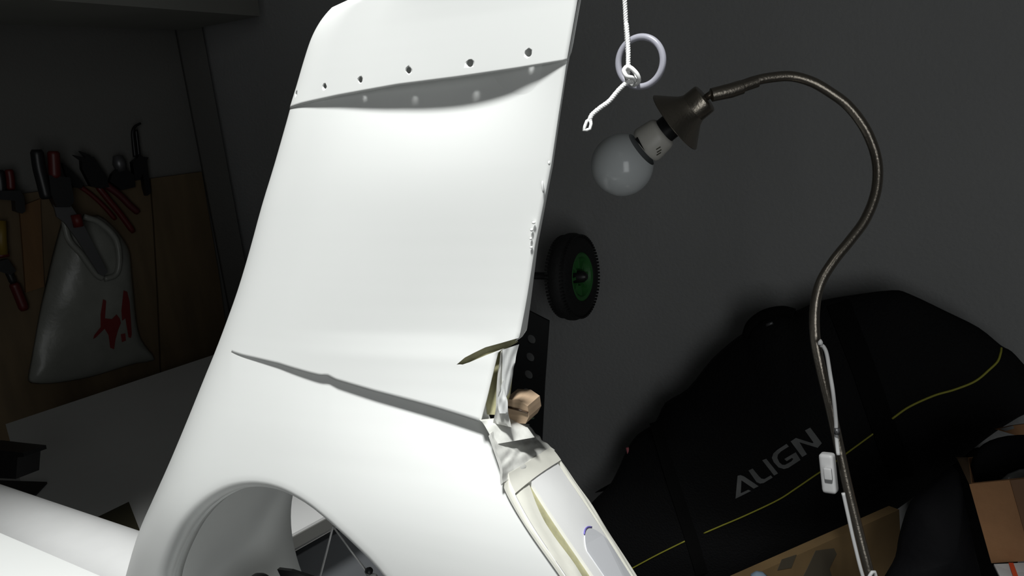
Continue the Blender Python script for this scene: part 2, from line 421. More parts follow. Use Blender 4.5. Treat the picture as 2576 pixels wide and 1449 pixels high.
# tuck the fairing under the upper panel along the open seam
b0 = len(fv); tuck = {}
for i, (u, v, kind) in enumerate(outer):
    if kind == 'seam' and h2(u) > .0006: tuck[i] = len(fv); fv.append((u, v + .016, Wpanel(u, v + .016) - .0025 - h2(u)))
for i in tuck:
    if i + 1 in tuck: ff.append((i, i + 1, tuck[i + 1], tuck[i]))
o = len(pv); allv = pv + fv; allf = pf + [tuple(i + o for i in g) for g in ff]
bm = bmesh.new(); V = [bm.verts.new(fp(*p)) for p in allv]; bm.verts.ensure_lookup_table()
for f in allf:
    try: bm.faces.new([V[i] for i in f])
    except ValueError: pass
bmesh.ops.remove_doubles(bm, verts=bm.verts[:], dist=2e-5); bm.verts.index_update()
sv = [v.co.copy() for v in bm.verts]; sf = [tuple(v.index for v in f.verts) for f in bm.faces]; bm.free()
shell = obj('fin_shell', sv, sf, M_SHELL, tail, sharp=50)
def solid(o, t):
    md = o.modifiers.new('s', 'SOLIDIFY'); md.thickness = t; md.offset = 0; md.use_even_offset = False
    bpy.context.view_layer.update()
    me = bpy.data.meshes.new_from_object(o.evaluated_get(bpy.context.evaluated_depsgraph_get())); o.modifiers.clear(); o.data = me
solid(shell, .0012)
def fpx(x, y, w): return fp(*fuv(x, y, w), w)
# slit cut near the trailing edge
wS = .02
slit = [(1149, 917), (1170, 899), (1195, 886), (1222, 873), (1262, 862), (1300, 851), (1330, 842), (1332, 856), (1300, 866), (1262, 879), (1222, 894), (1180, 912), (1162, 918)]
sl_obj = tail.matrix_world
cut = prism([fp(*surf_uv(x, y), Wb(*surf_uv(x, y)) + .008) for x, y in slit], -FN * .012)
base = Vector(WB[tail.name])
bpy.context.view_layer.update()
def cut_tail(o, vfs): boolean_cut(o, vfs)
cut_tail(shell, [cut])
# tip cap
cv = []; cf = []; NC = 40
for i in range(NC + 1):
    for s in SJ:
        va = V1s(s); v = va + (VTOP - va) * i / NC; a, b = uLE(v), uTE(v); u = a + (b - a) * s
        top = math.sqrt(max(0, 1 - (1 - min(1, (VTOP - v) / .012)) ** 2)); cv.append(fp(u, v, (Wb(u, v) + .0008) * (.1 + .9 * top)))
for i in range(NC):
    for j in range(NJ): a = i * (NJ + 1) + j; cf.append((a, a + 1, a + NJ + 2, a + NJ + 1))
cap = obj('tip_cap', cv, cf, M_SHELL, tail); solid(cap, .0012)
holes = [(749, 236, 5), (820, 217, 6), (909, 201, 6.5), (1030, 177, 7), (1184, 159, 8), (1331, 133, 8)]
cuts = []
for x, y, r in holes:
    u, v = surf_uv(x, y); w = Wb(u, v); rr = r / F_PX * .62 * 1.0
    e = 1e-3; nx = -(Wb(u + e, v) - Wb(u - e, v)) / (2 * e); ax = (FN + FT * nx * .6).normalized()
    cuts.append(lathe(fp(u, v, w) - ax * .006, ax, [(0, 0), (0, rr), (.012, rr), (.012, 0)], 16))
cut_tail(cap, cuts)
# far side skin, mirrored and plain
bv = []; bf = []
for i in range(61):
    for s in SJ[::2]:
        v = VTOP + (V2s(s) - VTOP) * i / 60; a, b = uLE(v), uTE(v); u = a + (b - a) * s; bv.append(fp(u, v, -Wb(u, v) * (1 - .38 * sm(0, 1, i / 60)) * (1 - .95 * sm(.5, 1, s))))
nb = len(SJ[::2])
for i in range(60):
    for j in range(nb - 1): a = i * nb + j; bf.append((a, a + 1, a + nb + 1, a + nb))
o = len(bv); n_rear = sum(1 for q in outer if q[2] == 'rear')
BEF = spline([(1330, 1072), (1362, 1108), (1397, 1140), (1436, 1196), (1500, 1290), (1600, 1449), (1690, 1590), (1760, 1700)], 8)
for k in range(15):
    q = (k / 14) ** 1.5
    for m, (u, v, kind) in enumerate(outer):
        if kind == 'rear':
            fr = (m - NJ - 1) / (n_rear - 1) * (len(BEF) - 1); a_ = int(fr); u, v = fuv(*(BEF[a_] + (BEF[min(a_ + 1, len(BEF) - 1)] - BEF[a_]) * (fr - a_)), -.043)
        th = math.atan2(v - VC, u - UC); R = lipR(th) + RO; x = u + (UC + R * math.cos(th) - u) * q; y = v + (VC + R * math.sin(th) - v) * q
        w = Wb(x, y) if kind != 'under' else .070 * math.sqrt(max(0, 1 - (1 - min(1, q / .35)) ** 2)); bv.append(fp(x, y, -w * .62 - .072 * sm(.3, 1, q)))
for k in range(14):
    for i in range(NO): bf.append((o + k * NO + i, o + k * NO + (i + 1) % NO, o + (k + 1) * NO + (i + 1) % NO, o + (k + 1) * NO + i))
obj('far_skin', bv, bf, M_SHELL, tail)
# duct wall
dv = []; df = []; ND = 96
for k in range(13):
    for i in range(ND):
        th = 2 * PI * i / ND; R = lipR(th) - .0018; wf = Wb(UC + (R + RO) * math.cos(th), VC + (R + RO) * math.sin(th)); wf = max(.02, wf)
        t = k / 12; w = (wf - .018) * (1 - t) - (wf * .62 + .072) * t; R2 = R + (.006 * max(0, (t - .85) / .15) ** 2)
        dv.append(fp(UC + R2 * math.cos(th), VC + R2 * math.sin(th), w))
for k in range(12):
    for i in range(ND): df.append((k * ND + i, k * ND + (i + 1) % ND, (k + 1) * ND + (i + 1) % ND, (k + 1) * ND + i))
obj('duct_wall', dv, df, M_SHELL, tail)
# trailing-edge closing web (upper fin)
tv = []; tf = []
for i in range(41):
    v = VTOP + (fuv(1306, 853, .005)[1] - VTOP) * i / 40; u = uTE(v); w = max(.0015, Wb(u, v)); tv += [fp(u, v, w), fp(u + .0003, v, w * .4), fp(u, v, -.0008)]
for i in range(40):
    for j in range(2): tf.append((i * 3 + j, i * 3 + j + 1, i * 3 + j + 4, i * 3 + j + 3))
obj('trailing_web', tv, tf, M_SHELL, tail)
for x, y, a, b in ((1343, 560, 7, 5), (1338, 578, 6, 6), (1336, 600, 5, 5), (1337, 622, 6, 4), (1366, 470, 4, 22), (1382, 410, 4, 8)):
    c = fpx(x, y, .0055); k = .62 / F_PX
    vs, fs = lathe(c, FN, [(-.001, 0), (0, a * k * .6), (.0006, a * k * .6), (.0012, a * k * .35), (.0014, 0)], 12)
    vs = [c + (v - c) + HZ * ((v - c).z * (b / a - 1)) for v in vs]
    obj('glue_blob', vs, fs, M_SHELL, tail)
# raw fibreglass lining behind slit and torn corner
for lin, dw in (([(1132, 926), (1170, 894), (1220, 868), (1288, 846), (1294, 866), (1262, 884), (1200, 912), (1150, 930)], .0035), ([(1200, 1000), (1235, 900), (1250, 888), (1274, 886), (1268, 960), (1262, 1010), (1246, 1060), (1206, 1058)], .011)):
    obj('fibreglass_lining', *prism([fp(*surf_uv(x, y), Wb(*surf_uv(x, y)) - dw) for x, y in lin], -FN * .002), M_OLIVE, tail, smooth=False)
# torn trailing strip and resin strings
def strip(name, polyl, w0, m, th=.0015, bumpy=0.0, n=24):
    """thin sheet between a left and a right pixel line"""
    Lp, Rp = [spline(p, max(2, n // max(1, len(p) - 1))) for p in polyl]; m_ = min(len(Lp), len(Rp)); vs = []; fs = []; K = 8; rnd = random.Random(7)
    Lp = [Lp[int(round(i * (len(Lp) - 1) / (m_ - 1)))] for i in range(m_)]; Rp = [Rp[int(round(i * (len(Rp) - 1) / (m_ - 1)))] for i in range(m_)]
    for side in (0, 1):
        for i in range(m_):
            for k in range(K + 1):
                p = Lp[i] + (Rp[i] - Lp[i]) * k / K; w = w0[0] + (w0[1] - w0[0]) * k / K
                w += bumpy * (math.sin(i * .5 + k * 1.3) + math.sin(i * .25 - k * .8 + 2)) * .5 if not side else -th
                vs.append(fpx(p[0], p[1], w))
    N = m_ * (K + 1)
    for side in (0, 1):
        for i in range(m_ - 1):
            for k in range(K): a = side * N + i * (K + 1) + k; fs.append((a, a + 1, a + K + 2, a + K + 1))
    for i in range(m_ - 1):
        for k in (0, K): a = i * (K + 1) + k; fs.append((a, a + K + 1, a + K + 1 + N, a + N))
    for i in (0, m_ - 1):
        for k in range(K): a = i * (K + 1) + k; fs.append((a, a + 1, a + 1 + N, a + N))
    return obj(name, vs, fs, m, tail, sharp=60)
strip('trailing_strip', ([(1264, 880), (1264, 900), (1263, 930), (1263, 960), (1266, 985), (1272, 1003)], [(1306, 866), (1299, 892), (1296, 912), (1292, 925), (1289, 950), (1280, 990)]), (.027, .021), M_SHELL, .004, .0006)
strip('resin_string', ([(1260, 884), (1256, 915), (1251, 950), (1248, 1000), (1247, 1030), (1240, 1064)], [(1264, 880), (1263, 930), (1264, 985), (1276, 1010), (1279, 1040), (1287, 1075)]), (.026, .024), M_RESIN, .003, .0012)
strip('resin_string', ([(1258, 980), (1252, 1000), (1252, 1018), (1256, 1040)], [(1266, 955), (1272, 992), (1277, 1010), (1277, 1040)]), (.0285, .027), M_SHELL, .002, .0006)
strip('resin_fill', ([(1206, 1056), (1216, 1066), (1230, 1090), (1244, 1118)], [(1282, 1048), (1300, 1058), (1322, 1070), (1345, 1100)]), (.034, .004), M_RESIN, .006, .0012)
# rear opening: from front rim to far rim
FE = spline([(1232, 1075), (1252, 1130), (1268, 1175), (1276, 1225), (1330, 1320), (1420, 1449), (1510, 1580), (1590, 1690)], 10)
BE = spline([(1330, 1072), (1362, 1108), (1397, 1140), (1436, 1196), (1500, 1290), (1600, 1449), (1690, 1590), (1760, 1700)], 10)
def wf_(i): return float(np.interp(i / (len(FE) - 1), [0, .2, .5, 1], [.036, .048, .060, .061]))
def rear(i, c, rec=0.0):
    i = i + 2.5 - 9 * c
    i = min(max(i, 0), len(FE) - 1); a = int(i); b = min(a + 1, len(FE) - 1); t = i - a
    f = FE[a] * (1 - t) + FE[b] * t; k = BE[a] * (1 - t) + BE[b] * t; w = wf_(i)
    v = fuv(f[0], f[1], w)[1]
    for _ in range(3): w = H0(v) * Eend(v); v = fuv(f[0], f[1], w)[1]
    P = fpx(f[0], f[1], w); Q = fpx(k[0], k[1], -.043); d = (Q - P)
    nrm = Vector((.55, -.2, .80)).normalized()
    return P + d * c + nrm * (rec + .004 * math.sin(PI * min(1, max(0, c))))
def band(name, i0, i1, c0_, c1_, rec, m, th=.002, nz=0.0, n=40, K=6, par=None):
    rnd = random.Random(hash(name) % 7 + 3); vs = []; fs = []
    for side in (0, 1):
        for a in range(n + 1):
            i = i0 + (i1 - i0) * a / n; ca = c0_(i) if callable(c0_) else c0_; cb = c1_(i) if callable(c1_) else c1_
            for k in range(K + 1): vs.append(rear(i, ca + (cb - ca) * k / K, rec + (nz * (math.sin(k * 1.1 + a * .5 + 1.5 * math.sin(a * .31)) + .6 * math.sin(k * .7 - a * .83)) if not side else -th)))
    N = (n + 1) * (K + 1)
    for side in (0, 1):
        for a in range(n):
            for k in range(K): q = side * N + a * (K + 1) + k; fs.append((q, q + 1, q + K + 2, q + K + 1))
    for a in range(n):
        for k in (0, K): q = a * (K + 1) + k; fs.append((q, q + K + 1, q + K + 1 + N, q + N))
    for a in (0, n):
        for k in range(K): q = a * (K + 1) + k; fs.append((q, q + 1, q + 1 + N, q + N))
    return obj(name, vs, fs, m, par or tail, sharp=50)
band('front_rim', 24, 76, -.02, lambda i: .27 - .09 * sm(30, 40, i), 0, M_CREAM, nz=.0004)
band('glue_seam', 31, 76, .16, .36, -.0025, M_OLIVE, .003)
rb = band('rear_board', 29, 76, lambda i: .30 if i > 31 else .30, lambda i: .88, .0005, M_REAR, .004, n=30)
band('far_rim', 20, 76, .93, 1.0, .0005, M_CREAM, .002, nz=.0003)
band('far_seam', 26, 76, .85, .96, -.002, M_RESIN, .004, nz=.0005)
patch_v = []
for k in range(25):
    t = k / 24; patch_v.append((45.5 - 2.6 * math.sin(PI * t) ** .8 + 2.2 * (1 - t) + 4.5 * t, .42 + .44 * t))
pts = [rear(i, c, .0012) for i, c in patch_v] + [rear(74, .86, .0012), rear(74, .42, .0012)]
vs, fs = prism(pts, Vector((-.55, .2, -.8)) * .001); obj('grey_patch', vs, fs, M_PATCH, tail, smooth=False)
obj('ink_line', *tube([rear(i - .25, c, .0013) for i, c in patch_v[6:17]], .0006, 6), M_INK, tail)
# resin web over the joint at the top of the rear opening
band('cream_fillet', 23, 30.5, .04, .97, .0016, M_CREAM, .004, n=12)
band('resin_web', 0, 25.5, -.05, 1.0, .001, M_RESIN, .003, nz=.00045, n=34, K=16)
# balsa block glued inside
wq = [*[fpx(x, y, .006) for x, y in ((1270, 1004), (1304, 1006), (1327, 1022), (1331, 1048), (1322, 1066), (1268, 1062))]]
blk = obj('wood_block', *prism(wq, -FN * .02), M_WOOD, tail, smooth=False)
obj('saw_line', *tube([fpx(1276, 1024, -.0068+.0136), fpx(1300, 1030, -.0068+.0136), fpx(1328, 1038, -.0068+.0136)], .0008, 6), M_TAPE, blk)
obj('tape_scrap', *prism([fpx(x, y, -.03) for x, y in ((1275, 1000), (1325, 990), (1330, 1022), (1305, 1008), (1278, 1006))], -FN * .002), M_BLACKBAG, tail, smooth=False)
# boom and stabiliser
a0, a1 = fpx(392, 1478, -.01), at(-260, 1250, 1.0)
bd = (a1 - a0).normalized(); n_ = 26
vs, fs = tube([a0 + (a1 - a0) * (k / n_) for k in range(n_ + 1)], [.052 - .0 * k / n_ for k in range(n_ + 1)], 40)
obj('tail_boom', vs, fs, M_BOOM, tail, sharp=50)
sq = [at(330, 1478, .655), at(-160, 1268, .80), at(-420, 1560, .62), at(60, 1900, .47)]
nrm = (sq[1] - sq[0]).cross(sq[2] - sq[1]).normalized(); nrm = nrm if nrm.z > 0 else -nrm
sp = []; 
obj('stabiliser', *bbox(sq[0] - nrm * .008, sq[1] - sq[0], sq[3] - sq[0], nrm * .008, .003), M_SHELL, tail, sharp=30)
# fan gear housing, stator and control wires inside the duct
gc = fpx(617, 1512, 0); vs, fs = lathe(gc - FN * .03, FN, [(0, 0), (0, .014), (.005, .017), (.05, .017), (.058, .013), (.062, .006), (.063, 0)], 28); obj('gear_housing', vs, fs, M_BLK, tail, sharp=40)
obj('stator_vane', *prism([fpx(x, y, -.03) for x, y in ((704, 1427), (738, 1431), (790, 1448), (830, 1475), (700, 1530), (660, 1520), (715, 1450))], FN * .004), M_BLK, tail, smooth=False)
wa = fpx(838, 1324, -.045)
obj('control_wire', *tube([wa, fpx(822, 1388, -.04), fpx(805, 1452, -.035), fpx(780, 1560, -.03)], .0011, 8), M_WIRE, tail)
obj('control_wire', *tube([wa, fpx(880, 1382, -.045), fpx(922, 1436, -.045)], .0010, 8), M_WIRE, tail)
bl = obj('ball_link', *lathe(fpx(928, 1437, -.045), FN, [(-.004, 0), (-.003, .003), (0, .0042), (.003, .003), (.004, 0)], 16), M_BLK, tail)
obj('link_collar', *tube([fpx(926, 1446, -.045), fpx(945, 1452, -.045)], .003, 10), M_WCAB, bl)

# ------------------------------------------------------------------ cord and ring
dR = .63; k_ = dR / F_PX
top = at(1571, -10, dR)
cord = thing('hanging_cord', 'twisted white cord hanging from above with a knotted end beside the fin', 'cord', at(1478, 322, dR))
cp = [Vector((top.x, top.y, 2.6)), Vector((top.x, top.y, 2.0))] + [at(x, y, dR) for x, y in ((1571, -10), (1576, 60), (1580, 120), (1580, 170), (1578, 195))]
def rope(path, r, pitch, name):
    pts = [Vector(p) for p in spline(path, 60)]; Ls = [0]
    for a, b in zip(pts, pts[1:]): Ls.append(Ls[-1] + (b - a).length)
    n = int(Ls[-1] / (pitch / 7)); xs = np.linspace(0, Ls[-1], n); P = [Vector([float(np.interp(x, Ls, [p[c] for p in pts])) for c in range(3)]) for x in xs]
    for s in range(3):
        hp = []; up = None
        for i, p in enumerate(P):
            d = (P[min(i + 1, n - 1)] - P[max(0, i - 1)]).normalized()
            if up is None: up = d.orthogonal().normalized()
            up = (up - d * up.dot(d)).normalized(); a = 2 * PI * (xs[i] / pitch + s / 3); hp.append(p + (up * math.cos(a) + d.cross(up) * math.sin(a)) * r * .5)
        obj(name, *tube(hp, r * .56, 6), M_ROPE, cord)
rope(cp, 6.2 * k_, .0058, 'strand')
rope([at(x, y, dR - .004) for x, y in ((1592, 205), (1578, 207), (1555, 228), (1533, 254), (1510, 271), (1490, 288), (1483, 302))], 6.2 * k_, .0058, 'strand')
obj('end_loop', *tube([at(x, y, dR - .004) for x, y in ((1484, 300), (1476, 305), (1471, 318), (1468, 328), (1476, 327), (1484, 324), (1487, 312), (1485, 300))], 4.2 * k_, 8), M_ROPE, cord)
kn = spline([at(1575, 168, dR - .006), at(1569, 178, dR - .008), at(1577, 192, dR - .009), at(1592, 196, dR - .006), at(1603, 205, dR), at(1600, 188, dR + .006), at(1588, 172, dR + .003), at(1578, 166, dR - .004),
             at(1590, 172, dR - .009), at(1604, 188, dR - .010), at(1607, 204, dR - .006), at(1594, 214, dR + .002), at(1580, 205, dR + .006), at(1574, 190, dR)], 8)
obj('knot', *tube(kn, 5.2 * k_, 8), M_ROPE, cord)
rc = at(1611, 156, dR + .004); ax = (ray(1611, 156).normalized() + RGT * .48 - UPV * .06).normalized(); e1 = (UPV - ax * UPV.dot(ax)).normalized(); e2 = ax.cross(e1)
rp = [rc + (e1 * math.cos(t) + e2 * math.sin(t)) * (61 * k_) for t in [2 * PI * i / 64 for i in range(64)]]
vs = []; fs = []
for i, p in enumerate(rp):
    d = (p - rc).normalized()
    for k in range(12):
        a = 2 * PI * k / 12; vs.append(p + (d * math.cos(a) + ax * math.sin(a)) * (8.6 * k_))
for i in range(64):
    for k in range(12): fs.append((i * 12 + k, i * 12 + (k + 1) % 12, ((i + 1) % 64) * 12 + (k + 1) % 12, ((i + 1) % 64) * 12 + k))
tag(obj('plastic_ring', vs, fs, M_RING), 'pale translucent plastic ring tied into the knot of the white cord', 'ring')

# ------------------------------------------------------------------ gooseneck lamp
dL = 1.06; kL = dL / F_PX
foot = at(2240, 1700, 1.10); foot = Vector((foot.x, foot.y, 0))
lamp = thing('floor_lamp', 'brushed metal gooseneck floor lamp with bare globe bulb and small cone collar', 'lamp', foot)
tp = [(1862, 216), (1900, 203), (1940, 195), (1990, 192), (2040, 205), (2085, 230), (2135, 268), (2180, 330), (2206, 405), (2204, 480), (2178, 550), (2140, 603), (2098, 655), (2064, 712), (2050, 775), (2051, 850), (2066, 930), (2090, 1030), (2108, 1112), (2130, 1215), (2158, 1330), (2188, 1449)]
path = spline([at(x, y, dL + .04 * sm(700, 1449, y)) for x, y in tp], 6)
path = [Vector(p) for p in path]; end = path[-1]
path += [Vector(p) for p in spline([end, end + (path[-1] - path[-4]).normalized() * .12, Vector((foot.x, foot.y, .55)), Vector((foot.x, foot.y, .02))], 8)][1:]
obj('pole', *tube(path, 12.8 * kL, 16), M_STEEL, lamp)
obj('foot', *lathe(foot, (0, 0, 1), [(0, 0), (0, .13), (.006, .135), (.018, .13), (.024, .03), (.04, .012), (.04, 0)], 48), M_STEEL, lamp, sharp=40)
P = lambda x, y, d=dL: at(x, y, d)
obj('neck_sleeve', *tube([P(1784, 241), P(1790, 239), P(1838, 228), P(1866, 219), P(1868, 217), P(1905, 205)], [5 * kL, 17 * kL, 18.5 * kL, 18 * kL, 15 * kL, 14.5 * kL], 20), M_STEEL, lamp, sharp=40)
PP = lambda x, y: at(x, y, dL + .062 * (1775 - x) / 210)
axd = (PP(1565, 415) - PP(1775, 246)).normalized()
T0 = PP(1775, 246)
def al(x, y): return (PP(x, y) - T0).dot(axd)
d1, d2, d3, d4, d5 = al(1737, 276), al(1699, 308), al(1672, 330), al(1632, 362), al(1565, 415)
obj('swivel', *lathe(P(1786, 238), -axd, [(-.006, 0), (-.006, 9 * kL), (.008, 8 * kL), (.01, 0)], 16), M_STEEL, lamp)
obj('lamp_cup', *lathe(T0, axd, [(0, 0), (0, 34 * kL), (2 * kL, 38 * kL), (6 * kL, 39.5 * kL), (d1, 40 * kL), (d1 + 2 * kL, 38 * kL), (d1 + 2 * kL, 0)], 40), M_STEEL, lamp, sharp=35)
obj('cone_collar', *lathe(T0, axd, [(d1 - 10 * kL, 39 * kL), (d1 + 4 * kL, 46 * kL), (d1 + 16 * kL, 57 * kL), (d2, 88 * kL), (d2 + 1.5 * kL, 87.5 * kL), (d1 + 16 * kL, 52 * kL), (d1 - 8 * kL, 36 * kL)], 56), M_STEEL, lamp, sharp=60)
obj('lamp_holder', *lathe(T0, axd, [(d1, 0), (d1, 33 * kL), (d3 + 2 * kL, 33 * kL), (d3 + 3 * kL, 31 * kL), (d3 + 3 * kL, 0)], 32), M_BLK, lamp, sharp=40)
prof = [(d3, 0), (d3, 36 * kL), (d3 + 6 * kL, 42 * kL), (d3 + 14 * kL, 45 * kL), (d4 - 2 * kL, 50 * kL), (d4 + 5 * kL, 50 * kL), (d4 + 11 * kL, 47 * kL)]
bulb = obj('bulb_base', *lathe(T0, axd, prof + [(d4 + 11 * kL, 0)], 40), M_CER, lamp, sharp=50)
R = 78.5 * (dL + .062) / F_PX; gp = []
for i in range(30):
    a = PI - .62 - (PI - .62) * i / 29; gp.append((d5 + R * math.cos(a) * -1 * -1, R * math.sin(a)))
gp = [(d5 + R * math.cos(a), R * math.sin(a)) for a in np.linspace(PI - .66, 0, 30)]
obj('globe', *lathe(T0, axd, gp, 48), M_GLOBE, lamp)
sd = axd.cross(FWD).normalized()
vsb = lathe(T0, axd, prof, 60); tb = bvh(vsb)
dk = decal(tb, [(1600, 350), (1606, 346), (1614, 362), (1624, 378), (1615, 383), (1606, 368)], .002); obj('chipped_gap', *dk, M_BLK, bulb, smooth=False)
for x, y in ((1654, 374), (1656, 381), (1655, 388)):
    obj('print_line', *decal(tb, [(x - 4, y + 1), (x + 7, y - 6), (x + 8, y - 4), (x - 3, y + 3)], .0005), M_DARKMARK, bulb, smooth=False)
# cable with inline switch
dC = dL - .012
c1p = [P(2064, 868, dC), P(2072, 873, dC), P(2080, 892, dC), P(2088, 940, dC), P(2096, 990, dC), P(2103, 1060, dC + .012), P(2104, 1100, dC + .016), P(2109, 1145, dC + .012)]
obj('power_cable', *tube(spline(c1p, 8), 5.0 * kL, 10), M_WCAB, lamp)
c2p = [P(2121, 1240, dC + .012), P(2132, 1290, dC + .014), P(2150, 1370, dC + .017), P(2174, 1460, dC + .02)]
e_ = P(2174, 1460, dC + .02)
obj('power_cable', *tube(spline(c2p + [Vector((e_.x + .02, e_.y, .7)), Vector((foot.x - .03, foot.y - .03, .06))], 8), 4.6 * kL, 10), M_WCAB, lamp)
obj('cable_clip', *lathe(P(2064, 860, dC), UPV + RGT * .1, [(-8 * kL, 0), (-8 * kL, 7 * kL), (0, 6 * kL), (6 * kL, 2 * kL), (7 * kL, 0)], 12), M_WCAB, lamp)
obj('cable_tie', *tube([P(2105, 1078, dC + .010), P(2106, 1092, dC + .011)], 7 * kL, 10), M_GREYT, lamp)
so = P(2094, 1146, dC - .004); sx = (P(2130, 1138, dC + .006) - so); sy = (P(2104, 1246, dC - .002) - so); sz = sx.cross(sy).normalized(); sz = sz if sz.dot(FWD) > 0 else -sz
sxn = sx.normalized(); swz = (sz * .016 - sxn * .012)
sw = obj('inline_switch', *bbox(so, sx.normalized() * 30 * kL + sz * .010, sy, -sxn * 14 * kL + sz * .018, .005), M_WCAB, lamp, sharp=45)
rk = P(2096, 1192, dC - .006)
obj('rocker', *bbox(rk - sy * .13 - sxn * .003, sxn * .006 + sz * .004, sy * .30, sz * .010 - sxn * .004, .002), M_WCAB, sw, sharp=45)

# ------------------------------------------------------------------ padded carrying bag
BO = [(1440, 1330), (1490, 1263), (1532, 1222), (1557, 1176), (1578, 1129), (1604, 1093), (1648, 1062), (1674, 1013), (1731, 977), (1790, 904), (1852, 850), (1881, 832), (1894, 811), (1925, 788), (1966, 779), (1997, 783), (2036, 767), (2075, 754), (2152, 741), (2245, 730), (2287, 739),
      (2380, 783), (2462, 824), (2517, 868), (2545, 884), (2576, 917), (2620, 965), (2628, 1005), (2576, 1035), (2514, 1074), (2440, 1130), (2350, 1205), (2256, 1279), (2180, 1318), (2100, 1346), (2020, 1375), (1945, 1406), (1880, 1450), (1760, 1500), (1600, 1520), (1470, 1500), (1420, 1420)]
ol = [wb(p[0], p[1], .085) for p in spline(BO + [BO[0]], 3)[:-1]]
bagm = pillow(ol, N2, .085, rings=22, fold=.014, seed=5, back=.55, flat=.75, ctr=wb(2010, 1120, .085))
bag = thing('carrying_bag', 'big black padded carrying bag with lime piping and ALIGN lettering against the wall', 'bag', wb(1900, 1500, .06))
obj('body', *bagm, M_FAB, bag)
BT = bvh(bagm)
def pipe(pts, name='piping', r=.0016, m=M_PIPE):
    q = [drape(BT, x, y, .001) for x, y in spline(pts, 8)]; q = [p for p in q if p is not None]; obj(name, *tube(q, r, 6), m, bag)
pipe([(1585, 1432), (1620, 1413), (1660, 1392), (1723, 1361)]); pipe([(1771, 1341), (1820, 1320), (1878, 1295), (1956, 1258), (2000, 1230), (2049, 1196), (2085, 1172), (2129, 1140), (2199, 1089)])
pipe([(2244, 1053), (2287, 1023), (2349, 995), (2400, 980), (2452, 959), (2488, 930), (2509, 909), (2516, 890), (2518, 876)], r=.002)
def strap(pts, w=.02):
    q = [drape(BT, x, y, .0025) for x, y in spline(pts, 10)]; q = [p for p in q if p is not None]
    vs = []; fs = []
    for i, p in enumerate(q):
        d = (q[min(i + 1, len(q) - 1)] - q[max(i - 1, 0)]).normalized(); s = d.cross(ray(*proj(p)).normalized()).normalized()
        vs += [p - s * w, p + s * w, p + s * w + FWD * .003, p - s * w + FWD * .003]
    for i in range(len(q) - 1):
        for k in range(4): fs.append((4 * i + k, 4 * i + (k + 1) % 4, 4 * i + 4 + (k + 1) % 4, 4 * i + 4 + k))
    obj('strap', vs, fs, M_STRAP, bag, sharp=30)
strap([(1660, 1060), (1700, 1200), (1748, 1350), (1775, 1440)]); strap([(2110, 765), (2170, 920), (2222, 1070), (2270, 1200)])
# grab handle humps along the upper edge
for pts in ([(1880, 846), (1892, 816), (1925, 792), (1966, 783), (1998, 790)],):
    q = spline([wb(x, y, .10) for x, y in pts], 8); obj('grab_handle', *tube(q, .011, 10), M_STRAP, bag)
obj('zip_pull', *tube([wb(1928, 818, .155), wb(1944, 812, .155)], .003, 6), M_GREYT, bag)
obj('pull_tag', *tube([wb(1578, 1126, .10), wb(1581, 1140, .10), wb(1587, 1155, .10)], .0035, 8), M_PINK, bag)
obj('strap_end', *prism([wb(x, y, .06) for x, y in ((1498, 1238), (1512, 1229), (1536, 1216), (1528, 1232))], N2 * .004), M_STRAP, bag, smooth=False)
zz = lambda l: [(1800 + x / 3.631, 1050 + y / 3.631) for x, y in l]
LET = {
 'A': [[(203, 530), (230, 524), (262, 536), (396, 626), (350, 648), (238, 572), (232, 690), (300, 658), (327, 668), (184, 740)]],
 'L': [[(302, 482), (340, 464), (392, 528), (420, 556), (448, 560), (506, 526), (524, 546), (442, 596), (408, 602), (376, 588)]],
 'I': [[(428, 388), (465, 374), (573, 508), (536, 528)]],
 'G': [[(650, 238), (672, 262), (602, 306), (572, 336), (566, 366), (584, 406), (610, 428), (636, 430), (694, 398), (712, 376), (700, 366), (652, 396), (630, 376), (734, 314), (778, 384), (668, 456), (626, 468), (578, 454), (534, 406), (516, 366), (530, 326), (564, 294)]],
 'N': [[(688, 216), (736, 184), (886, 232), (896, 226), (818, 116), (866, 90), (972, 232), (934, 274), (768, 224), (836, 332), (794, 358)]]}
for ch in 'ALIGN':
    for poly in LET[ch]:
        pz = zz(poly); dense = []
        for a, b in zip(pz, pz[1:] + pz[:1]):
            for k in range(2): dense.append((a[0] + (b[0] - a[0]) * k / 2, a[1] + (b[1] - a[1]) * k / 2))
        obj('letter', *decal(BT, dense, .0014, .001), M_LET, bag, smooth=False)

# ------------------------------------------------------------------ folding trolley hung on the wall
tr = thing('hand_truck', 'black hand truck with a green-rimmed rubber wheel and holed plate hung on the wall', 'hand truck', wb(1330, 1160, .05))
wc = wb(1442, 696, .12); kk = (wc - EYE).dot(FWD) / F_PX
vd = ray(1452, 696).normalized(); sdir = (RGT * .86 - vd * .50).normalized()           # axle: right and a little towards the room
Rw = 110 * kk; tw = 29 * kk
pr = [(-tw, Rw * .58), (-tw * .95, Rw * .80), (-tw * .6, Rw * .95), (-tw * .2, Rw), (tw * .2, Rw), (tw * .6, Rw * .95), (tw * .95, Rw * .80), (tw, Rw * .58), (tw * .8, Rw * .54), (-tw * .8, Rw * .54)]
wheel = obj('wheel', *lathe(wc, sdir, pr, 48, closed=True), M_RUB, tr)
u_ = sdir.orthogonal().normalized(); v_ = sdir.cross(u_); tm = []
for k in range(72):
    a = 2 * PI * k / 72; rd = u_ * math.cos(a) + v_ * math.sin(a); tg = -u_ * math.sin(a) + v_ * math.cos(a)
    for s in (-1, 1):
        c = wc + rd * Rw * .945 + sdir * s * tw * .55; tm.append(box(c - tg * .002 - sdir * tw * .3 - rd * .002, tg * .004, sdir * tw * .6, rd * .0035))
tr_ = obj('tread', *join(*tm), M_RUB, wheel, smooth=False); tr_['kind'] = 'stuff'
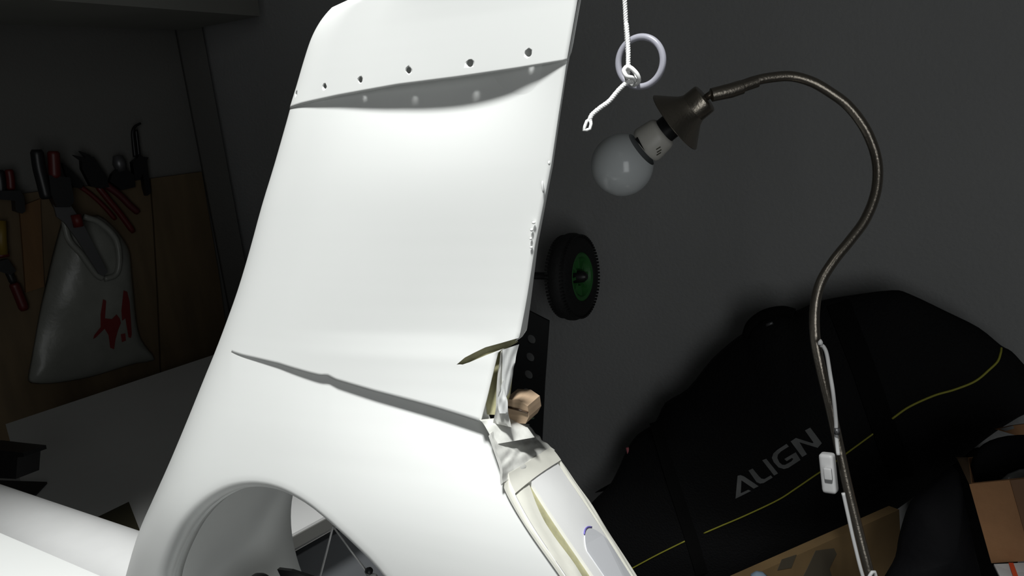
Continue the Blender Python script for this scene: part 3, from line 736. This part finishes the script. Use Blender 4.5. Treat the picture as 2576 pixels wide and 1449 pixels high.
obj('rim', *lathe(wc, sdir, [(tw * .15, 0), (tw * .15, Rw * .2), (tw * .35, Rw * .24), (tw * .35, Rw * .40), (tw * .85, Rw * .46), (tw * .95, Rw * .52), (tw * .85, Rw * .56), (-tw * .8, Rw * .56)], 40), M_GREEN, wheel, sharp=40)
for k in range(8):
    a = 2 * PI * k / 8; rd = u_ * math.cos(a) + v_ * math.sin(a); tg = -u_ * math.sin(a) + v_ * math.cos(a)
    obj('spoke', *box(wc + rd * Rw * .2 - tg * .003 + sdir * tw * .3, tg * .006, rd * Rw * .28, sdir * tw * .35), M_GREEN, wheel, smooth=False)
obj('hub_cap', *lathe(wc, sdir, [(tw * .1, 0), (tw * .1, Rw * .15), (tw * 1.0, Rw * .13), (tw * 1.3, Rw * .07), (tw * 1.3, 0)], 24), M_BLK, wheel, sharp=40)
obj('axle', *tube([wc - sdir * tw * .5, wb(1330, 693, .12), wb(1180, 690, .10)], 9.5 * kk, 14), M_DGREY, tr)
for x0, x1 in ((1200, 1196), (1296, 1292)): obj('upright', *tube([wb(x0, 640, .115), wb(x0, 690, .115), wb(x1, 800, .155), wb(x1, 1150, .160)], .009, 12), M_DGREY, tr)
pl = obj('plate', *prism([wb(x, y, .17) for x, y in ((1326, 777), (1383, 806), (1372, 960), (1362, 1160), (1150, 1160), (1170, 775))], N2 * .005), M_DGREY, tr, smooth=False)
cuts = [lathe(wb(x, y, .175) - N2 * .02, N2, [(0, 0), (0, 12.5 * kk), (.05, 12.5 * kk), (.05, 0)], 24) for x, y in ((1336, 854), (1333, 899), (1329, 943), (1325, 988))]
boolean_cut(pl, cuts)
for y in (1038, 1045, 1052):
    obj('printed_bar', *prism([wb(x, yy, .1755) for x, yy in ((1331, y), (1344, y - 2), (1344, y + 1), (1331, y + 3))], N2 * .001), M_MARK, pl, smooth=False)

# ------------------------------------------------------------------ cartons and odds and ends, right
def carton(name, label, P0, Px, Py, depth, m, group=None, top_open=True):
    ex = (Px - P0); ey0 = (Py - P0); ey = ey0 - ex.normalized() * ey0.dot(ex.normalized()); ez = ex.cross(ey).normalized(); ez = ez if ez.dot(FWD) > 0 else -ez
    t = thing(name, label, 'box', P0 + ey + ex * .5 + ez * depth * .5); th = .004; exn, eyn = ex.normalized(), ey.normalized()
    obj('front_panel', *box(P0, ex, ey, ez * th), m, t, smooth=False)
    obj('back_panel', *box(P0 + ez * (depth - th), ex, ey, ez * th), m, t, smooth=False)
    obj('side_panel', *box(P0 + ez * th, exn * th, ey, ez * (depth - 2 * th)), m, t, smooth=False)
    obj('side_panel', *box(P0 + ex - exn * th + ez * th, exn * th, ey, ez * (depth - 2 * th)), m, t, smooth=False)
    obj('bottom_panel', *box(P0 + ey - eyn * th + exn * th + ez * th, ex - exn * 2 * th, eyn * th, ez * (depth - 2 * th)), M_CARDSHD, t, smooth=False)
    if not top_open: obj('top_panel', *box(P0 + exn * th + ez * th, ex - exn * 2 * th, eyn * th, ez * (depth - 2 * th)), m, t, smooth=False)
    return t, ex, ey, ez
rbx, ex, ey, ez = carton('cardboard_box', 'open brown cardboard box at the right edge beside the black bag', at(2438, 1218, 1.16), at(2690, 1192, 1.10), at(2489, 1417, 1.165), .11, M_CARD)
P0 = at(2438, 1218, 1.16)
obj('side_flap', *prism([P0, P0 + ez * .11, at(2404, 1150, 1.27), at(2408, 1154, 1.25)], ex.normalized() * .003), M_CARDSHD, rbx, smooth=False)
obj('corner_tape', *box(P0 + ex * .42 - ez * .0012, ex * .22, ey, ez * .001), mat('brown_tape', (.16, .075, .03), .4), rbx, smooth=False)
ww = pillow([at(x, y, 1.195) for x, y in ((2512, 1212), (2535, 1192), (2565, 1180), (2600, 1176), (2640, 1180), (2660, 1230), (2580, 1250), (2530, 1240))], -FWD, .008, rings=8, fold=.003, seed=3)
tag(obj('plastic_wrap', *ww, M_WRAP), 'crumpled clear plastic wrap poking out of the right-hand cardboard box', 'wrap')
fb = pillow([at(x, y, 1.225) for x, y in spline([(2452, 1226), (2440, 1190), (2452, 1140), (2490, 1108), (2560, 1094), (2650, 1105), (2670, 1180), (2660, 1250), (2560, 1260), (2452, 1226)], 3)[:-1]], -FWD, .016, rings=10, fold=.004, seed=8, back=.5)
tag(obj('black_box_infill', *fb, M_BLACKBAG), 'added lump of matt black film filling the right-hand cardboard box', 'infill')  # black lump added to keep the inside of the open box dark
fl = thing('cardboard_sheet', 'brown cardboard flap with shiny tape behind the bag at the right edge', 'cardboard', at(2560, 1110, 1.36))
obj('sheet', *prism([at(2505, 1080, 1.36), at(2545, 1071, 1.36), at(2640, 1058, 1.36), at(2640, 1125, 1.36), at(2578, 1102, 1.36)], FWD * .004), M_CARD, fl, smooth=False)
obj('tape', *prism([at(2515, 1079, 1.357), at(2548, 1071, 1.357), at(2552, 1078, 1.357), at(2530, 1084, 1.357)], FWD * .001), M_WRAP, fl, smooth=False)
lb, ex, ey, ez = carton('cardboard_box', 'flat ochre cardboard box with dark block lying under the bag', at(1860, 1462, 1.20), at(2262, 1282, 1.36), at(1880, 1640, 1.22), .02, M_CARD2, top_open=False)
q0 = at(1860, 1462, 1.20)
def lbp(x, y, off=.0008): return hit_plane(x, y, q0, ez) - ez * off
obj('dark_block', *prism([lbp(x, y) for x, y in ((2051, 1385), (2097, 1379), (2104, 1393), (2086, 1430), (2092, 1449), (2100, 1480), (2010, 1480), (2020, 1449), (2030, 1430))], ez * .0006), M_DARKMARK, lb, smooth=False)  # flat dark blocks laid on the box face
obj('dark_block', *prism([lbp(x, y) for x, y in ((1966, 1407), (2003, 1395), (1990, 1428), (1955, 1434))], ez * .0006), M_DARKMARK, lb, smooth=False)
bb = pillow([at(x, y, 1.22) for x, y in spline([(2225, 1449), (2252, 1400), (2262, 1345), (2290, 1262), (2340, 1215), (2396, 1172), (2408, 1225), (2436, 1370), (2452, 1430), (2460, 1520), (2380, 1560), (2240, 1540), (2225, 1449)], 3)[:-1]], -FWD, .05, rings=14, fold=.02, seed=11)
tag(obj('black_plastic_bag', *bb, M_BLACKBAG), 'crumpled glossy black plastic bag between the two cardboard boxes', 'bag')
bs = pillow([wb(x, y, .045) for x, y in spline([(2300, 1250), (2360, 1190), (2420, 1140), (2480, 1130), (2540, 1210), (2560, 1420), (2500, 1520), (2400, 1520), (2310, 1420), (2300, 1250)], 3)[:-1]], N2, .03, rings=10, fold=.008, seed=14, back=.6)
tag(obj('black_sack', *bs, M_STRAP), 'dull black sack against the wall behind the right-hand cardboard box', 'sack')
pp = thing('paper_sheet', 'white printed sheet with an orange-red stripe under the right-hand box', 'paper', at(2545, 1440, 1.13))
g = [at(2500, 1419, 1.155), at(2660, 1412, 1.13), at(2700, 1500, 1.06), at(2545, 1510, 1.06)]
obj('sheet', *prism(g, (0, 0, -.003)), M_PAPER, pp, smooth=False)
g2 = [at(2537, 1417, 1.149), at(2549, 1417, 1.147), at(2582, 1509, 1.057), at(2569, 1509, 1.057)]
obj('stripe', *prism([p + HZ * .001 for p in g2], (0, 0, -.0008)), M_RED, pp, smooth=False)
tag(obj('cloth_scrap', *pillow([at(x, y, 1.17) for x, y in ((1888, 1444), (1902, 1436), (1918, 1438), (1930, 1448), (1934, 1475), (1890, 1480))], -FWD, .012, rings=6, fold=.004, seed=2), mat('pale_blue_cloth', (.12, .17, .22), .8)), 'small pale blue cloth scrap at the bottom edge below the bag', 'cloth')

# ------------------------------------------------------------------ white bench on the left
ZT = .80
ca = on_z(14, 1067, ZT); dd = on_z(732, 1345, ZT); wid = (dd - ca).dot(N1); lenb = .62
cb = ca + E1 * lenb
bench = thing('workbench', 'white-topped workbench standing behind the tail boom along the left wall', 'workbench', (ca + E1 * .8 + N1 * wid * .5) * 1.0 - HZ * ZT)
sk = -E1 * (wid * .21)
obj('bench_top', *prism([ca - HZ * .03, ca + E1 * lenb - HZ * .03, ca + E1 * lenb + N1 * wid - HZ * .03, ca + N1 * wid + sk - HZ * .03], HZ * .03), M_BENCH, bench, smooth=False)
obj('edge_band', *box(ca + sk + N1 * wid - HZ * .024, E1 * lenb - sk, N1 * .003, HZ * .020), M_BEDGE, bench, smooth=False)
obj('apron', *box(ca + N1 * (wid - .09) + E1 * .06 - HZ * .055, E1 * (lenb - .12), N1 * .02, HZ * .024), M_BLK, bench, smooth=False)
for a in (.06, lenb - .10):
    for b in (.06, wid - .10): obj('leg', *box(ca + E1 * a + N1 * b - HZ * ZT, E1 * .05, N1 * .05, HZ * (ZT - .03)), M_BLK, bench, smooth=False)
cab = thing('cabinet', 'dark grey cabinet under the white workbench seen through the fan duct', 'cabinet', ca + E1 * .5 + N1 * .5 - HZ * ZT)
obj('body', *box(ca + E1 * .12 + N1 * .15 - HZ * ZT, E1 * (lenb - .24), N1 * (wid - .23), HZ * .735), M_BGREY, cab, smooth=False)
obj('door', *bbox(ca + E1 * .13 + N1 * (wid - .078) - HZ * (ZT - .02), E1 * (lenb - .26), N1 * .018, HZ * .70, .002), M_BGREY, cab, sharp=40)
# things on the bench
vb = thing('black_bracket', 'black plastic clamp block at the left edge of the white bench', 'clamp', on_z(-10, 1240, ZT))
obj('head', *prism([at(x, y, 1.22) for x, y in ((-60, 1126), (0, 1133), (58, 1139), (60, 1149), (44, 1151), (40, 1205), (-60, 1200))], FWD * .06), M_BLK, vb, smooth=False)
obj('foot_plate', *prism([on_z(x, y, ZT + .004) for x, y in ((-80, 1205), (56, 1210), (118, 1212), (90, 1242), (-60, 1300))], (0, 0, -.0035)), M_BLK, vb, smooth=False)
tag(obj('card_offcut', *prism([on_z(x, y, ZT + .004) for x, y in ((240, 1303), (324, 1262), (356, 1345), (300, 1365))], (0, 0, -.0035)), mat('olive_card', (.06, .052, .028), .8), smooth=False), 'small brown card offcut lying on the white bench beside the fin', 'card')

# ------------------------------------------------------------------ tools and boards on the left wall
def board(poly, label, m, off=.004, th=.018):
    return tag(obj('wooden_board', *prism([wl(x, y, off) for x, y in poly], N1 * th), m, smooth=False), label, 'board')
board([(372, 449), (500, 432), (545, 700), (566, 860), (575, 960), (402, 1010), (392, 760), (381, 560)], 'narrow pine board fixed to the wall right of the plastic bag', M_PLY)
board([(-40, 497), (368, 450), (377, 560), (388, 760), (398, 1012), (-40, 1140)], 'wide pine board on the wall behind the hanging tools and plastic bag', M_PLY, .003)
tag(obj('wooden_lath', *prism([wl(x, y, .024) for x, y in ((46, 520), (98, 500), (104, 640), (108, 720), (62, 735), (54, 620))], N1 * .01), M_PLY2, smooth=False), 'short orange-brown lath on the wide board left of the plastic bag', 'board')
tag(obj('yellow_handle', *tube([wl(2, 555, .05), wl(3, 600, .05), wl(6, 640, .05)], .012, 10), M_YEL), 'yellow handled tool at the left edge of the photo', 'tool')
def kw(x, y): return (wl(x, y, .04) - EYE).dot(FWD) / F_PX
def grip(name, pts, r, m, par, off=.04):
    q = spline([wl(x, y, off) for x, y in pts], 6); n = len(q); k = kw(*pts[0])
    rr = [r * k * (.75 if i in (0, n - 1) else 1) for i in range(n)]
    obj(name, *tube(q, rr, 12), m, par)
def flat(name, pts, m, par, off=.035, th=.014): obj(name, *prism([wl(x, y, off) for x, y in pts], N1 * th), m, par, smooth=False)
G = 'hand tools hung on the left wall'
t = thing('bar_clamp', 'black bar clamp with a red trigger grip hanging over the plastic bag', 'clamp', wl(190, 690, .11), G)
grip('handle', [(92, 376), (98, 420), (108, 460), (118, 500)], 15, M_BLK, t, .12); grip('trigger', [(134, 380), (136, 410), (138, 448)], 14, M_REDH, t, .125)
flat('head', [(112, 440), (165, 446), (176, 505), (165, 520), (132, 520), (118, 490)], M_BLK, t, .105, .03)
flat('slide_jaw', [(97, 450), (115, 446), (112, 486), (98, 488)], M_BLK, t, .105, .02)
flat('bar', [(132, 515), (172, 512), (205, 560), (268, 684), (258, 694), (246, 688), (190, 600), (160, 560), (140, 545)], M_GREYT, t, .112, .008)
obj('clamp_pad', *tube([wl(190, 540, .125), wl(198, 570, .125)], .012, 10), mat('dark_red_pad', (.12, .008, .006), .5), t)
t = thing('pliers', 'needle-nose pliers with red grips hanging beside the black bar clamp', 'pliers', wl(340, 585, .04), G)
flat('jaw', [(180, 390), (198, 394), (222, 398), (215, 408), (200, 404)], M_TOOL, t); flat('jaw', [(196, 380), (222, 390), (228, 402), (212, 398)], M_TOOL, t)
flat('head', [(198, 398), (228, 394), (258, 440), (268, 470), (245, 474), (222, 468), (200, 425)], M_TOOL, t, .03, .02)
grip('grip', [(245, 468), (275, 505), (300, 535), (336, 584)], 8, M_REDH, t); grip('grip', [(262, 462), (300, 490), (325, 515), (348, 535)], 9, mat('dark_red_grip', (.07, .008, .01), .5), t)
t = thing('pincers', 'black pincers with long dark red handles behind the bar clamp', 'pincers', wl(300, 560, .03), G)
flat('head', [(152, 410), (170, 425), (205, 462), (200, 474), (180, 470), (160, 440)], M_TOOL, t, .03, .016); grip('handle', [(195, 465), (230, 490), (262, 520), (290, 552)], 6, M_REDH, t, .032)
t = thing('caliper', 'slim black caliper with bent tip, highest of the hung tools', 'caliper', wl(366, 490, .03), G)
q = spline([wl(x, y, .04) for x, y in ((354, 310), (340, 318), (334, 332), (336, 360), (340, 395))], 6); obj('leg', *tube(q, [.003 + .00012 * i for i in range(len(q))], 8), M_TOOL, t)
q = spline([wl(x, y, .038) for x, y in ((342, 326), (346, 360), (350, 396))], 6); obj('leg', *tube(q, .005, 8), M_TOOL, t)
flat('joint', [(326, 408), (338, 398), (344, 388), (352, 394), (366, 396), (362, 404), (366, 440), (372, 485), (362, 492), (356, 470), (352, 436), (345, 450), (332, 452)], M_TOOL, t, .03, .02)
t = thing('clamp_screw', 'grey steel clamp head between the pliers and the caliper', 'clamp', wl(300, 480, .03), G)
obj('knob', *lathe(wl(298, 402, .04), HZ, [(-.03, 0), (-.03, .012), (-.01, .017), (.01, .012), (.013, 0)], 16), M_GREYT, t)
flat('body', [(276, 438), (290, 424), (310, 424), (330, 440), (334, 470), (300, 478), (270, 456)], M_TOOL, t, .03, .018)
t = thing('bar_clamp', 'black clamp with red grip hanging at the left edge above the lath', 'clamp', wl(30, 540, .05), G)
grip('handle', [(-4, 428), (2, 460), (4, 495)], 13, M_BLK, t, .05); grip('trigger', [(22, 426), (26, 450), (28, 478)], 10, M_REDH, t, .06)
flat('head', [(-20, 480), (40, 478), (50, 492), (54, 530), (46, 536), (30, 530), (28, 504), (-20, 500)], M_BLK, t, .05, .03)
t = thing('screwdriver', 'screwdriver with dark red handle low at the left edge beside the bag', 'screwdriver', wl(60, 790, .03), G)
grip('handle', [(34, 712), (46, 740), (62, 780)], 12, M_REDH, t); grip('ferrule', [(20, 680), (34, 712)], 9, M_BLK, t); flat('clip', [(-10, 655), (14, 650), (34, 680), (20, 690), (-10, 680)], M_BLK, t, .03, .02)
obj('ring', *tube([wl(-10, 645, .05), wl(22, 640, .05)], .006, 8), M_REDH, t)
# polythene bag
PB = [(160, 540), (148, 580), (132, 640), (118, 700), (102, 770), (88, 850), (76, 915), (70, 950), (78, 964), (120, 966), (170, 960), (230, 948), (290, 930), (340, 915), (388, 906), (372, 880), (352, 850), (340, 800), (333, 740), (327, 680), (322, 630), (305, 596), (275, 560), (245, 540), (220, 548), (190, 552)]
pm = pillow([wl(p[0], p[1], .030) for p in spline(PB + [PB[0]], 2)[:-1]], N1, .045, rings=16, fold=.030, seed=21, back=.1, flat=.8, ctr=wl(215, 800, .03))
pb = thing('plastic_bag', 'white plastic carrier bag with red print hanging from the left wall', 'bag', wl(220, 960, .03))
obj('body', *pm, M_POLY, pb); PT = bvh(pm)
obj('print', *decal(PT, [(258, 752), (266, 756), (263, 800), (280, 802), (292, 790), (300, 800), (303, 812), (296, 830), (290, 852), (286, 878), (276, 874), (272, 842), (262, 826), (240, 848), (233, 852), (236, 842), (252, 822), (252, 790)], .003), M_POLYRED, pb, smooth=False)
obj('print', *decal(PT, [(309, 730), (318, 734), (324, 760), (330, 840), (328, 850), (322, 848), (314, 800), (306, 806), (304, 780)], .003), M_POLYRED, pb, smooth=False)
obj('print', *decal(PT, [(303, 840), (314, 838), (316, 856), (306, 860)], .003), M_POLYRED, pb, smooth=False)
q = spline([wl(x, y, .085) for x, y in ((160, 540), (172, 600), (205, 640), (240, 688), (258, 700))], 6); obj('handle', *tube(q, .008, 8), M_POLY, pb)
q = spline([wl(x, y, .080) for x, y in ((210, 545), (250, 560), (290, 600), (300, 650), (292, 690), (262, 702))], 6); obj('handle', *tube(q, .008, 8), M_POLY, pb)
